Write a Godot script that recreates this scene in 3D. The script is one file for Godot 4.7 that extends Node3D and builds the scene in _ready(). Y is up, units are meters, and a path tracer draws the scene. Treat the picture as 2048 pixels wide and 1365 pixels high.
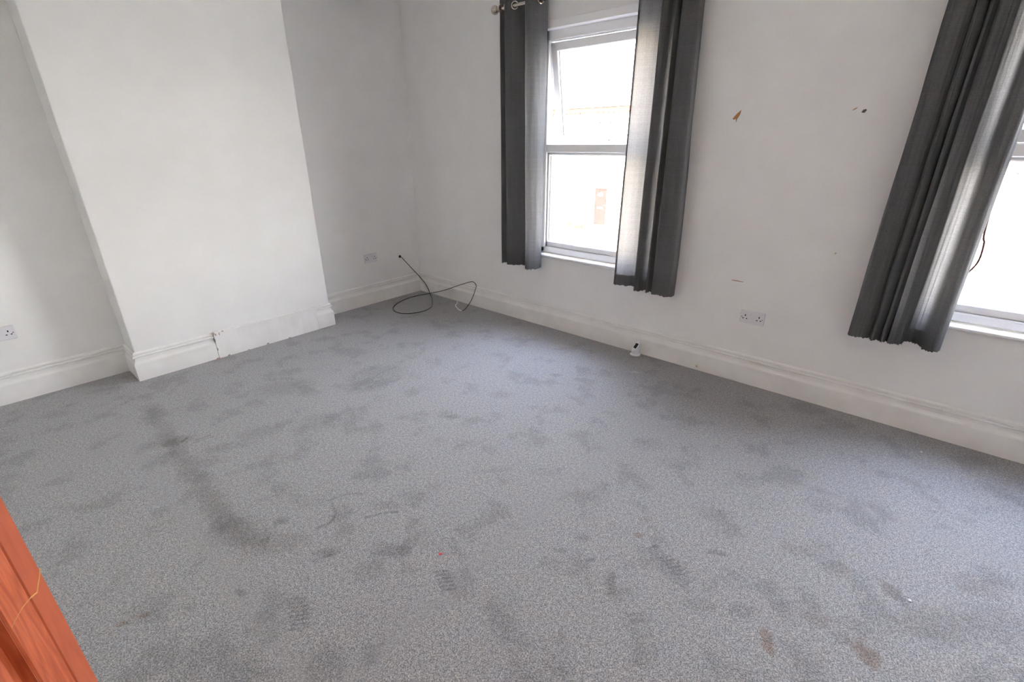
extends Node3D

# ---------------------------------------------------------------- helpers
var used := {}
var M := {}

func numbered(called: String) -> String:
	if not used.has(called):
		used[called] = 0
		return called
	used[called] += 1
	return "%s_%03d" % [called, used[called]]

func tag(o: Node, label: String, category: String, group := "", kind := "") -> Node:
	o.set_meta("label", label)
	o.set_meta("category", category)
	if group != "":
		o.set_meta("group", group)
	if kind != "":
		o.set_meta("kind", kind)
	return o

func base(called: String, at := Vector3.ZERO, turn := 0.0) -> Node3D:
	var o := Node3D.new()
	o.name = numbered(called)
	add_child(o)
	o.position = at
	o.rotation.y = turn
	return o

func mb() -> SurfaceTool:
	var st := SurfaceTool.new()
	st.begin(Mesh.PRIMITIVE_TRIANGLES)
	st.set_smooth_group(-1)
	return st

func build(st: SurfaceTool, called: String, m: Material, parent: Node = null) -> MeshInstance3D:
	st.generate_normals()
	var o := MeshInstance3D.new()
	o.mesh = st.commit()
	o.material_override = m
	o.cast_shadow = GeometryInstance3D.SHADOW_CASTING_SETTING_ON
	if parent == null:
		o.name = numbered(called)
		add_child(o)
	else:
		o.name = called
		parent.add_child(o, true)
	return o

# corners counter-clockwise seen from outside
func tri(st: SurfaceTool, a: Vector3, b: Vector3, c: Vector3) -> void:
	st.add_vertex(a); st.add_vertex(c); st.add_vertex(b)

func quad(st: SurfaceTool, a: Vector3, b: Vector3, c: Vector3, d: Vector3) -> void:
	tri(st, a, b, c)
	tri(st, a, c, d)

func box(st: SurfaceTool, lo: Vector3, hi: Vector3) -> void:
	var p := []
	for i in 8:
		p.append(Vector3(hi.x if i & 1 else lo.x, hi.y if i & 2 else lo.y, hi.z if i & 4 else lo.z))
	quad(st, p[4], p[5], p[7], p[6])
	quad(st, p[1], p[0], p[2], p[3])
	quad(st, p[5], p[1], p[3], p[7])
	quad(st, p[0], p[4], p[6], p[2])
	quad(st, p[6], p[7], p[3], p[2])
	quad(st, p[0], p[1], p[5], p[4])

# box with chamfered edges
func cbox(st: SurfaceTool, lo: Vector3, hi: Vector3, r: float) -> void:
	var c := (lo + hi) / 2.0
	var h := (hi - lo) / 2.0
	r = min(r, min(h.x, min(h.y, h.z)) * 0.95)
	var ax := [Vector3.RIGHT, Vector3.UP, Vector3.BACK]
	var face := func(n: int, s: float, u: int, a: float, v: int, b: float) -> Vector3:
		return c + ax[n] * s * h[n] + ax[u] * a * (h[u] - r) + ax[v] * b * (h[v] - r)
	for n in 3:
		var u := (n + 1) % 3
		var v := (n + 2) % 3
		for s in [-1.0, 1.0]:
			var q := [face.call(n, s, u, -1.0, v, -1.0), face.call(n, s, u, 1.0, v, -1.0), face.call(n, s, u, 1.0, v, 1.0), face.call(n, s, u, -1.0, v, 1.0)]
			if s > 0: quad(st, q[0], q[1], q[2], q[3])
			else: quad(st, q[3], q[2], q[1], q[0])
		# edges along axis n between faces u and v
		for su in [-1.0, 1.0]:
			for sv in [-1.0, 1.0]:
				var a0: Vector3 = face.call(u, su, v, sv, n, -1.0)
				var a1: Vector3 = face.call(u, su, v, sv, n, 1.0)
				var b0: Vector3 = face.call(v, sv, n, -1.0, u, su)
				var b1: Vector3 = face.call(v, sv, n, 1.0, u, su)
				if su * sv > 0: quad(st, a0, b0, b1, a1)
				else: quad(st, a1, b1, b0, a0)
	for sx in [-1.0, 1.0]:
		for sy in [-1.0, 1.0]:
			for sz in [-1.0, 1.0]:
				var a: Vector3 = face.call(0, sx, 1, sy, 2, sz)
				var b: Vector3 = face.call(1, sy, 2, sz, 0, sx)
				var d: Vector3 = face.call(2, sz, 0, sx, 1, sy)
				if sx * sy * sz > 0: tri(st, a, b, d)
				else: tri(st, a, d, b)

# closed profile (u outwards from the wall, y up) swept along a floor path; outward is to the left of travel when side = 1
func sweep(st: SurfaceTool, path: Array, profile: Array, side: float) -> void:
	var rings := []
	var n := path.size()
	for i in n:
		var p: Vector2 = path[i]
		var out := Vector2.ZERO
		if i > 0:
			var d: Vector2 = (p - path[i - 1]).normalized()
			out = Vector2(d.y, -d.x) * side
		if i < n - 1:
			var d2: Vector2 = (path[i + 1] - p).normalized()
			var o2 := Vector2(d2.y, -d2.x) * side
			if i > 0:
				var m := (out + o2)
				out = m / (m.length_squared() / 2.0) if m.length() > 0.01 else o2
			else:
				out = o2
		var ring := []
		for q in profile:
			ring.append(Vector3(p.x + out.x * q.x, q.y, p.y + out.y * q.x))
		rings.append(ring)
	var k := profile.size()
	for i in n - 1:
		for j in k:
			var j2 := (j + 1) % k
			if side > 0: quad(st, rings[i][j], rings[i][j2], rings[i + 1][j2], rings[i + 1][j])
			else: quad(st, rings[i + 1][j], rings[i + 1][j2], rings[i][j2], rings[i][j])
	for e in [0, n - 1]:
		for j in range(1, k - 1):
			tri(st, rings[e][0], rings[e][j], rings[e][j + 1])

func lathe(st: SurfaceTool, prof: Array, at: Vector3, seg := 24, turn := Basis.IDENTITY) -> void:
	for i in prof.size() - 1:
		for k in seg:
			var a0 := TAU * k / seg
			var a1 := TAU * (k + 1) / seg
			var f := func(q: Vector2, a: float) -> Vector3:
				return at + turn * Vector3(cos(a) * q.x, q.y, -sin(a) * q.x)
			quad(st, f.call(prof[i], a0), f.call(prof[i], a1), f.call(prof[i + 1], a1), f.call(prof[i + 1], a0))

func spline(pts: Array, sub: int) -> Array:
	var out := []
	var n := pts.size()
	for i in n - 1:
		var a = pts[max(i - 1, 0)]
		var b = pts[i]
		var c = pts[i + 1]
		var d = pts[min(i + 2, n - 1)]
		for k in sub:
			var t := float(k) / sub
			out.append(0.5 * ((2.0 * b) + (c - a) * t + (2.0 * a - 5.0 * b + 4.0 * c - d) * t * t + (3.0 * b - a - 3.0 * c + d) * t * t * t))
	out.append(pts[n - 1])
	return out

func tube(st: SurfaceTool, pts: Array, r: float, seg := 8) -> void:
	var rings := []
	var up := Vector3.UP
	for i in pts.size():
		var d: Vector3 = (pts[min(i + 1, pts.size() - 1)] - pts[max(i - 1, 0)]).normalized()
		var x := d.cross(up)
		if x.length() < 0.05: x = d.cross(Vector3.RIGHT)
		x = x.normalized()
		var y := x.cross(d).normalized()
		var ring := []
		for k in seg:
			var a := TAU * k / seg
			ring.append(pts[i] + (x * cos(a) + y * sin(a)) * r)
		rings.append(ring)
	for i in rings.size() - 1:
		for k in seg:
			var k2 := (k + 1) % seg
			quad(st, rings[i][k2], rings[i][k], rings[i + 1][k], rings[i + 1][k2])
	for k in range(1, seg - 1):
		tri(st, rings[0][0], rings[0][k], rings[0][k + 1])
		tri(st, rings[-1][0], rings[-1][k + 1], rings[-1][k])

func mat(c: Color, rough := 0.6, metal := 0.0) -> StandardMaterial3D:
	var m := StandardMaterial3D.new()
	m.albedo_color = c
	m.roughness = rough
	m.metallic = metal
	return m

func noise_image(size: int, freq: float, seed_: int, oct := 3, type := FastNoiseLite.TYPE_SIMPLEX_SMOOTH) -> Image:
	var n := FastNoiseLite.new()
	n.seed = seed_
	n.frequency = freq
	n.noise_type = type
	n.fractal_octaves = oct
	return n.get_seamless_image(size, size)

# texture that runs from colour a to colour b with the noise
func two_tone(img: Image, a: Color, b: Color, lo := 0.0, hi := 1.0) -> ImageTexture:
	var w := img.get_width()
	var src := img.get_data()
	var step := src.size() / (w * img.get_height())
	var out := PackedByteArray()
	out.resize(w * img.get_height() * 3)
	for i in w * img.get_height():
		var t: float = clamp((src[i * step] / 255.0 - lo) / (hi - lo), 0.0, 1.0)
		out[i * 3] = int(255.0 * lerpf(a.r, b.r, t))
		out[i * 3 + 1] = int(255.0 * lerpf(a.g, b.g, t))
		out[i * 3 + 2] = int(255.0 * lerpf(a.b, b.b, t))
	return ImageTexture.create_from_image(Image.create_from_data(w, img.get_height(), false, Image.FORMAT_RGB8, out))

func triplanar(m: StandardMaterial3D, tex: Texture2D, scale_: Vector3, world := true) -> StandardMaterial3D:
	m.albedo_texture = tex
	m.uv1_triplanar = true
	m.uv1_world_triplanar = world
	m.uv1_scale = scale_
	return m

# ---------------------------------------------------------------- scene
func _ready() -> void:
	setup_view()
	setup_materials()
	room_shell()
	skirtings()
	windows()
	outside()
	curtains()
	door()
	small_things()

func setup_view() -> void:
	var cam := Camera3D.new()
	cam.name = "camera"
	add_child(cam)
	cam.position = Vector3(-3.1815, 1.5, 4.0767)
	cam.rotation_order = EULER_ORDER_YXZ
	cam.rotation = Vector3(-0.3951, -0.8609, -0.0012)
	cam.fov = rad_to_deg(2.0 * atan(682.5 / 939.58))
	cam.near = 0.02
	cam.far = 400.0
	cam.current = true

	var sky_mat := ProceduralSkyMaterial.new()
	sky_mat.sky_top_color = Color(0.55, 0.60, 0.71)
	sky_mat.sky_horizon_color = Color(0.78, 0.765, 0.74)
	sky_mat.sky_curve = 0.5
	sky_mat.ground_bottom_color = Color(0.45, 0.44, 0.42)
	sky_mat.ground_horizon_color = Color(0.75, 0.75, 0.75)
	sky_mat.sky_energy_multiplier = 4.65
	sky_mat.sun_angle_max = 2.0
	var sky := Sky.new()
	sky.sky_material = sky_mat
	var env := Environment.new()
	env.background_mode = Environment.BG_SKY
	env.sky = sky
	env.ambient_light_source = Environment.AMBIENT_SOURCE_DISABLED
	env.tonemap_mode = Environment.TONE_MAPPER_LINEAR
	env.tonemap_exposure = 2.02
	env.sdfgi_enabled = true
	env.ssao_enabled = true
	env.ssil_enabled = true
	var we := WorldEnvironment.new()
	we.name = "world_environment"
	we.environment = env
	add_child(we)

	# the sun stands behind this house and lights the far side of the street
	var sun := DirectionalLight3D.new()
	sun.name = "sun"
	add_child(sun)
	sun.look_at_from_position(Vector3.ZERO, Vector3(0.66, -0.72, -0.2))
	sun.light_color = Color(1.0, 0.975, 0.885)
	sun.light_energy = 26.0
	sun.light_angular_distance = 0.6
	sun.shadow_enabled = true

func setup_materials() -> void:
	# painted plaster: white emulsion, faintly mottled
	var mott := two_tone(noise_image(512, 0.012, 3, 5), Color(0.941, 0.938, 0.930), Color(0.950, 0.950, 0.944), 0.25, 0.75)
	var wall := mat(Color.WHITE, 0.75)
	triplanar(wall, mott, Vector3.ONE * 0.45)
	M.wall = wall
	M.ceiling = mat(Color(0.955, 0.955, 0.95), 0.85)
	var gl := two_tone(noise_image(256, 0.02, 9, 4), Color(0.93, 0.925, 0.91), Color(0.955, 0.95, 0.94), 0.25, 0.75)
	var gloss := mat(Color.WHITE, 0.38)
	triplanar(gloss, gl, Vector3.ONE * 0.8)
	M.gloss = gloss
	M.upvc = mat(Color(0.965, 0.968, 0.972), 0.3)
	M.seal = mat(Color(0.08, 0.08, 0.085), 0.6)
	var glass := mat(Color(0.95, 0.98, 1.0, 0.06), 0.02)
	glass.transparency = BaseMaterial3D.TRANSPARENCY_ALPHA
	M.glass = glass
	M.socket = mat(Color(0.90, 0.895, 0.91), 0.35)
	M.hole = mat(Color(0.05, 0.05, 0.05), 0.8)
	M.black = mat(Color(0.03, 0.03, 0.032), 0.45)
	M.chrome = mat(Color(0.78, 0.75, 0.70), 0.22, 1.0)
	M.plastic = mat(Color(0.88, 0.88, 0.905), 0.4)
	M.display = mat(Color(0.28, 0.29, 0.31), 0.15)
	M.brick_outer = triplanar(mat(Color.WHITE, 0.85), two_tone(noise_image(256, 0.06, 21, 3), Color(0.52, 0.27, 0.18), Color(0.68, 0.40, 0.28), 0.2, 0.8), Vector3(3, 9, 3))
	# linen-look curtain cloth: slubs across and along
	var weave := PackedByteArray()
	var wn := 256
	weave.resize(wn * wn * 3)
	var rng := RandomNumberGenerator.new()
	rng.seed = 77
	var warp := []
	var weft := []
	for i in wn:
		warp.append(rng.randf_range(-1, 1))
		weft.append(rng.randf_range(-1, 1))
	for y in wn:
		for x in wn:
			var v: float = 0.455 + 0.016 * warp[x] + 0.014 * weft[y] + 0.07 * rng.randf_range(-1, 1)
			var i := (y * wn + x) * 3
			weave[i] = int(255 * v * 0.99)
			weave[i + 1] = int(255 * v)
			weave[i + 2] = int(255 * v * 1.01)
	var wt := ImageTexture.create_from_image(Image.create_from_data(wn, wn, false, Image.FORMAT_RGB8, weave))
	var cloth := triplanar(mat(Color.WHITE, 0.95), wt, Vector3.ONE * 3.2)
	cloth.cull_mode = BaseMaterial3D.CULL_DISABLED
	cloth.backlight_enabled = true
	cloth.backlight = Color(1.0, 0.975, 0.94)
	M.cloth = cloth
	# stained pine
	var g := FastNoiseLite.new()
	g.seed = 12
	g.frequency = 0.022
	g.fractal_type = FastNoiseLite.FRACTAL_PING_PONG
	g.fractal_octaves = 2
	g.fractal_ping_pong_strength = 2.2
	var gi := g.get_seamless_image(512, 512)
	var pine := triplanar(mat(Color.WHITE, 0.42), two_tone(gi, Color(0.66, 0.30, 0.17), Color(0.79, 0.42, 0.27), 0.1, 0.9), Vector3(2.6, 0.33, 2.6), false)
	M.pine = pine
	M.pine_edge = triplanar(mat(Color.WHITE, 0.45), two_tone(gi, Color(0.68, 0.33, 0.21), Color(0.73, 0.37, 0.24), 0.1, 0.9), Vector3(1.9, 0.21, 1.9), false)
	M.carpet = carpet_material()

# grey cut-pile carpet: fibre speckle (tile) times a map of the dirt, dents and stains that lie on this floor
func carpet_material() -> StandardMaterial3D:
	var n := 1024
	var a := noise_image(n, 0.30, 5, 2, FastNoiseLite.TYPE_SIMPLEX).get_data()
	var b := noise_image(n, 0.10, 6, 3).get_data()
	var c := noise_image(n, 0.02, 8, 3).get_data()
	var out := PackedByteArray()
	out.resize(n * n * 3)
	var step := a.size() / (n * n)
	for i in n * n:
		var v := 0.645 + 0.52 * (a[i * step] / 255.0 - 0.5) + 0.16 * (b[i * step] / 255.0 - 0.5)
		var h := 0.02 * (c[i * step] / 255.0 - 0.5) + 0.015 * (b[i * step] / 255.0 - 0.5)
		out[i * 3] = clampi(int(255 * (v + h)), 0, 255)
		out[i * 3 + 1] = clampi(int(255 * (v - 0.007)), 0, 255)
		out[i * 3 + 2] = clampi(int(255 * (v - 0.012 - h)), 0, 255)
	var m := mat(Color.WHITE, 0.8)
	m.albedo_texture = ImageTexture.create_from_image(Image.create_from_data(n, n, false, Image.FORMAT_RGB8, out))
	m.rim_enabled = true
	m.rim = 0.6
	m.rim_tint = 0.3
	m.detail_enabled = true
	m.detail_blend_mode = BaseMaterial3D.BLEND_MODE_MUL
	m.detail_uv_layer = BaseMaterial3D.DETAIL_UV_2
	m.detail_albedo = ImageTexture.create_from_image(carpet_marks())
	return m

func carpet_marks() -> Image:
	var w := 1024
	var h := 1536
	var f := PackedFloat32Array()   # darkness
	var rust := PackedFloat32Array()
	f.resize(w * h)
	rust.resize(w * h)
	var pn := FastNoiseLite.new()
	pn.seed = 31
	pn.frequency = 0.012
	pn.fractal_octaves = 5
	pn.fractal_gain = 0.62
	var pd := pn.get_image(w, h).get_data()
	var fn := FastNoiseLite.new()
	fn.seed = 33
	fn.frequency = 0.09
	fn.fractal_octaves = 3
	var fd := fn.get_image(w, h).get_data()
	# pile brushed one way and the other: cloudy patches
	for i in w * h:
		var t: float = clamp((pd[i] / 255.0 - 0.52) / 0.30, 0.0, 1.0)
		f[i] = 0.10 * t * t * (3.0 - 2.0 * t)
	# blots: x, z, radius, stretch, angle in degrees, strength, rust
	var blots := [
		[-1.58, 2.23, .03, 1.5, 45, .3, 0], [-1.51, 1.39, .13, 1.4, 30, .17, 0], [-1.45, .915, .09, 1.5, 50, .18, 0], [-2.06, 1.10, .12, 1.6, 40, .18, 0],
		[-2.40, 1.52, .07, 1.8, 30, .16, 0], [-2.11, 1.66, .08, 1.3, 40, .14, 0], [-2.73, 1.26, .05, 1.6, 20, .22, .1], [-2.42, 2.79, .035, 2.4, 48, .24, 0],
		[-2.60, 2.60, .025, 2.0, 48, .26, .1], [-2.64, 2.29, .022, 1.6, 40, .3, 0], [-2.90, 2.53, .014, 1.8, 80, .28, 0], [-3.21, 2.35, .013, 1.4, 30, .2, .6],
		[-3.15, 2.37, .013, 1.4, 30, .2, .6], [-1.99, 3.53, .02, 3.0, 150, .3, .15], [-1.36, 4.33, .03, 1.9, 130, .34, .1], [-1.42, 4.45, .07, 2.2, 48, .2, .05],
		[-1.85, 4.03, .022, 2.2, 160, .24, .6], [-1.69, 4.28, .035, 1.4, 140, .26, .7], [-1.71, 3.50, .015, 1.2, 20, .2, .6], [-1.59, 3.78, .016, 2.6, 60, .28, 0],
		[-1.37, 4.15, .04, 1.5, 60, .2, 0], [-1.39, 3.69, .05, 1.3, 50, .14, 0], [-1.01, 4.04, .055, 1.3, 50, .12, 0], [-1.87, 3.33, .016, 2.2, 50, .26, 0],
		[-1.985, 3.30, .014, 2.2, 50, .24, 0], [-1.945, 3.415, .013, 1.8, 40, .22, 0], [-1.72, 3.58, .009, 2.0, 40, .3, 0], [-1.86, 3.815, .03, 2.2, 55, .15, 0],
		[-1.79, 3.93, .032, 1.6, 50, .17, .1], [-1.68, 4.03, .028, 1.4, 50, .14, 0], [-1.66, 4.135, .034, 1.4, 60, .18, .2], [-1.68, 4.21, .028, 1.3, 50, .16, 0],
		[-1.12, 4.555, .06, 1.5, 50, .15, .1], [-1.26, 4.60, .07, 1.7, 50, .14, 0], [-2.29, 2.55, .03, 2.4, 50, .16, 0], [-1.69, 1.48, .1, 1.7, 40, .14, 0],
		[-1.19, 2.27, .05, 1.5, 50, .16, 0], [-.73, 2.37, .03, 1.5, 50, .22, 0], [-2.055, 3.67, .025, 1.8, 50, .16, .1], [-1.08, 3.25, .06, 1.5, 50, .1, 0],
		[-.32, 2.78, .02, 1.8, 60, -.25, 0], [-3.12, .39, .05, 1.5, 30, .14, 0], [-2.87, .20, .08, 1.6, 30, .14, 0], [-2.8, 2.2, .09, 1.5, 60, .14, 0],
		[-2.69, 2.42, .06, 1.6, 40, .14, .1], [-1.75, 3.68, .035, 1.3, 60, .1, 0], [-2.36, 3.05, .028, 1.4, 100, .1, 0], [-2.78, 2.77, .03, 1.6, 100, .1, 0],
	]
	for q in blots:
		blot(f, rust, fd, w, h, q[0], q[1], q[2], q[3], deg_to_rad(q[4]), q[5], q[6])
	# worn dark line where a bed or wardrobe stood
	var line := spline([Vector2(-2.737, .72), Vector2(-2.764, 1.209), Vector2(-2.774, 1.597), Vector2(-2.789, 1.911), Vector2(-2.797, 2.138), Vector2(-2.76, 2.36)], 16)
	for i in line.size():
		blot(f, rust, fd, w, h, line[i].x + 0.02 * sin(i * 0.7), line[i].y, .055 + 0.012 * sin(i * 1.3), 1.3, 1.4, .060 * (1.0 - 0.6 * i / line.size()), .02)
	# scuffs
	var scuffs := [
		[[-2.562, 2.447], [-2.504, 2.458], [-2.463, 2.428], [-2.441, 2.357]], [[-2.441, 2.327], [-2.367, 2.352], [-2.311, 2.408]], [[-2.679, 1.352], [-2.592, 1.366]],
		[[-2.39, 2.55], [-2.334, 2.579]], [[-2.316, 2.591], [-2.276, 2.628]], [[-2.655, 2.594], [-2.593, 2.622]], [[-1.631, 1.452], [-1.5, 1.40], [-1.389, 1.406]],
		[[-2.67, 1.33], [-2.60, 1.335]], [[-2.72, 1.29], [-2.69, 1.27]],
	]
	for s in scuffs:
		var pts := []
		for q in s: pts.append(Vector2(q[0], q[1]))
		for p in spline(pts, 14):
			blot(f, rust, fd, w, h, p.x, p.y, .008, 1.0, 0.0, .10, 0.0)
	# tread of dirty shoe soles
	for k in [[-2.805, 2.775, 8, 0.06], [-2.385, 3.06, 6, 0.05], [-1.765, 3.68, 6, 0.05]]:
		for r in int(k[2]):
			var t: float = r - k[2] / 2.0
			for s in 10:
				var u: float = (s / 9.0 - 0.5) * k[3]
				blot(f, rust, fd, w, h, k[0] - 0.0068 * t + u * 0.77, k[1] + 0.0165 * t + u * 0.64 + 0.002 * sin(s * 2.4), .0055, 1.0, 0.0, .21, 0.0)
	var out := PackedByteArray()
	out.resize(w * h * 3)
	for i in w * h:
		var d := 1.0 - clampf(f[i], -0.2, 0.6)
		var r := clampf(rust[i], 0.0, 0.6)
		out[i * 3] = clampi(int(225 * d * (1.0 - 0.02 * r)), 0, 255)
		out[i * 3 + 1] = clampi(int(225 * d * (1.0 - 0.22 * r)), 0, 255)
		out[i * 3 + 2] = clampi(int(226 * d * (1.0 - 0.36 * r)), 0, 255)
	return Image.create_from_data(w, h, false, Image.FORMAT_RGB8, out)

func blot(f: PackedFloat32Array, rust: PackedFloat32Array, fd: PackedByteArray, w: int, h: int, x: float, z: float, r: float, stretch: float, ang: float, s: float, ru: float) -> void:
	var cx := (x + 4.0) / 4.0 * w
	var cz := z / 6.0 * h
	var rp := r / 4.0 * w
	var reach := int(ceil(rp * stretch * 1.5)) + 1
	var ca := cos(ang)
	var sa := sin(ang)
	for j in range(max(0, int(cz) - reach), min(h, int(cz) + reach + 1)):
		for i in range(max(0, int(cx) - reach), min(w, int(cx) + reach + 1)):
			var dx := i - cx
			var dz := j - cz
			var u := (dx * ca + dz * sa) / (rp * stretch)
			var v := (-dx * sa + dz * ca) / rp
			var k := j * w + i
			var e := 1.25 - sqrt(u * u + v * v) - 0.9 * (fd[k] / 255.0 - 0.45)
			if e > 0.0:
				e = minf(e * 1.6, 1.0)
				f[k] += 0.5 * s * e * (0.6 + 0.8 * fd[k] / 255.0)
				rust[k] += 0.55 * ru * e

# ---------------------------------------------------------------- the room
const XL := -3.64      # left wall
const ZB := 5.85       # wall behind the camera
const HC := 2.95
const W1 := [1.60, 2.60]
const W2 := [4.13, 5.13]
const WY := [0.62, 2.315]

func room_shell() -> void:
	# floor with its own two sets of coordinates
	var st := SurfaceTool.new()
	st.begin(Mesh.PRIMITIVE_TRIANGLES)
	var p := [Vector3(XL - 0.02, 0, -0.02), Vector3(0.02, 0, -0.02), Vector3(0.02, 0, ZB + 0.02), Vector3(XL - 0.02, 0, ZB + 0.02)]
	for i in [0, 1, 2, 0, 2, 3]:
		st.set_normal(Vector3.UP)
		st.set_uv(Vector2(p[i].x, p[i].z) / 2.0)
		st.set_uv2(Vector2((p[i].x + 4.0) / 4.0, p[i].z / 6.0))
		st.add_vertex(p[i])
	var fl := MeshInstance3D.new()
	fl.mesh = st.commit()
	fl.material_override = M.carpet
	fl.name = numbered("floor")
	add_child(fl)
	tag(fl, "worn grey fitted carpet with stains and shoe marks", "carpet", "", "structure")
	var s := mb()
	box(s, Vector3(XL - 1.6, -0.25, -0.3), Vector3(0.32, -0.004, ZB + 0.3))
	build(s, "floor_slab", M.ceiling, fl)

	s = mb()
	box(s, Vector3(XL - 1.6, HC, -0.3), Vector3(0.4, HC + 0.25, ZB + 0.3))
	tag(build(s, "ceiling", M.ceiling), "white painted ceiling above the room", "ceiling", "", "structure")

	# window wall: plaster inside, brick outside, two openings
	var wr := base("wall_right")
	tag(wr, "white painted wall with the two windows", "wall", "", "structure")
	for leaf in [["plaster", 0.02, 0.12, M.wall], ["outer_brickwork", 0.12, 0.21, M.brick_outer]]:
		s = mb()
		var x0: float = leaf[1]
		var x1: float = leaf[2]
		box(s, Vector3(x0, -0.2, -0.3), Vector3(x1, WY[0], ZB + 0.3))
		box(s, Vector3(x0, WY[1], -0.3), Vector3(x1, HC + 0.2, ZB + 0.3))
		var e := 0.05 if x0 > 0.1 else 0.0     # the brickwork stands back from the frame
		box(s, Vector3(x0, WY[0], -0.3), Vector3(x1, WY[1], W1[0] - e))
		box(s, Vector3(x0, WY[0], W1[1] + e), Vector3(x1, WY[1], W2[0] - e))
		box(s, Vector3(x0, WY[0], W2[1] + e), Vector3(x1, WY[1], ZB + 0.3))
		build(s, leaf[0], leaf[3], wr)
	wall_marks(wr)

	s = mb()
	box(s, Vector3(XL - 0.15, -0.2, -0.3), Vector3(0.02, HC + 0.2, -0.02))
	tag(build(s, "wall_far", M.wall), "white painted wall on both sides of the chimney breast", "wall", "", "structure")

	s = mb()
	cbox(s, Vector3(-2.6427, -0.1, -0.1), Vector3(-1.2187, HC + 0.1, 0.2376), 0.004)
	tag(build(s, "wall_chimney_breast", M.wall), "white painted chimney breast standing out from the far wall", "chimney breast", "", "structure")

	# left wall with the doorway
	s = mb()
	box(s, Vector3(XL - 0.12, -0.2, -0.3), Vector3(XL, HC + 0.2, 3.74))
	box(s, Vector3(XL - 0.12, -0.2, 4.55), Vector3(XL, HC + 0.2, ZB + 0.3))
	box(s, Vector3(XL - 0.12, 2.03, 3.74), Vector3(XL, HC + 0.2, 4.55))
	tag(build(s, "wall_left", M.wall), "white painted wall that holds the doorway", "wall", "", "structure")
	s = mb()
	box(s, Vector3(XL - 0.15, -0.2, ZB), Vector3(0.3, HC + 0.2, ZB + 0.3))
	tag(build(s, "wall_back", M.wall), "white painted wall behind the viewer", "wall", "", "structure")
	# landing behind the doorway
	s = mb()
	box(s, Vector3(XL - 1.6, -0.2, 3.2), Vector3(XL - 1.45, HC + 0.2, 5.1))
	box(s, Vector3(XL - 1.6, -0.2, 3.05), Vector3(XL - 0.12, HC + 0.2, 3.2))
	box(s, Vector3(XL - 1.6, -0.2, 5.1), Vector3(XL - 0.12, HC + 0.2, 5.25))
	tag(build(s, "wall_landing", M.wall), "white painted walls of the landing outside the doorway", "wall", "", "structure")
	var tr := base("trim_1")
	tag(tr, "stained pine lining of the doorway in the left wall", "door frame", "", "structure")
	for z in [3.72, 4.55]:
		s = mb()
		cbox(s, Vector3(XL - 0.13, 0.0, z), Vector3(XL + 0.004, 2.03, z + 0.03), 0.003)
		build(s, "jamb", M.pine, tr)
	s = mb()
	cbox(s, Vector3(XL - 0.13, 2.0, 3.75), Vector3(XL + 0.004, 2.03, 4.55), 0.003)
	build(s, "head", M.pine, tr)

# small damage on the window wall
func wall_marks(wr: Node3D) -> void:
	var chip := mat(Color(0.76, 0.56, 0.38), 0.9)
	var dark := mat(Color(0.36, 0.33, 0.30), 0.9)
	var s := mb()
	blob(s, Vector3(0.0195, 1.656, 3.082), [[-.022, -.012], [-.012, .002], [.002, .018], [.02, .034], [.017, .012], [.012, .0], [.004, -.014], [.001, -.032], [-.004, -.012], [-.014, -.018]], 0.0015)
	var o := build(s, "plaster_chip", chip, wr)
	o.set_meta("label", "orange brown chip in the plaster")
	s = mb()
	blob(s, Vector3(0.0195, 1.660, 3.703), [[-.010, -.006], [-.004, .006], [.008, .009], [.011, .002], [.003, -.009]], 0.002)
	o = build(s, "screw_hole", dark, wr)
	o.set_meta("label", "dark screw hole")
	s = mb()
	blob(s, Vector3(0.0195, 1.671, 3.662), [[-.012, -.008], [-.004, .001], [.012, .010], [.004, -.001]], 0.0012)
	o = build(s, "scratch", mat(Color(0.70, 0.58, 0.46), 0.9), wr)
	s = mb()
	blob(s, Vector3(0.0195, 0.685, 3.255), [[-.036, .002], [-.01, .003], [.036, .001], [.038, -.002], [.0, -.003], [-.034, -.002]], 0.0012)
	o = build(s, "plaster_slit", mat(Color(0.74, 0.60, 0.50), 0.9), wr)
	o.set_meta("label", "thin brown slit in the plaster")
	s = mb()
	blob(s, Vector3(0.0195, 0.932, 3.742), [[-.006, -.004], [-.002, .006], [.006, .004], [.004, -.006]], 0.0012)
	build(s, "filler_spot", mat(Color(0.80, 0.74, 0.56), 0.9), wr)

# irregular outline (z, y) as a thin plate on a wall that faces -x
func blob(st: SurfaceTool, at: Vector3, pts: Array, t: float) -> void:
	var n := pts.size()
	var f := []
	var b := []
	for q in pts:
		f.append(at + Vector3(-t, q[1], q[0]))
		b.append(at + Vector3(t, q[1], q[0]))
	var c := at + Vector3(-t, 0, 0)
	for i in n:
		var j := (i + 1) % n
		tri(st, c, f[i], f[j])
		quad(st, f[i], b[i], b[j], f[j])

# ---------------------------------------------------------------- skirting boards
const SKIRT := [[0.0, 0.0], [0.022, 0.0], [0.022, 0.118], [0.0205, 0.126], [0.015, 0.134], [0.010, 0.144], [0.007, 0.156], [0.0045, 0.1605], [0.0045, 0.1645], [0.0175, 0.1655], [0.0195, 0.172], [0.0175, 0.1785], [0.009, 0.180], [0.009, 0.1835], [0.0135, 0.187], [0.0125, 0.195], [0.006, 0.202], [0.0, 0.205]]

func profile(back := 0.0) -> Array:
	var out := []
	for q in SKIRT:
		out.append(Vector2(q[0] if q[0] > 0.0 else -back, q[1]))
	return out

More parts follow.
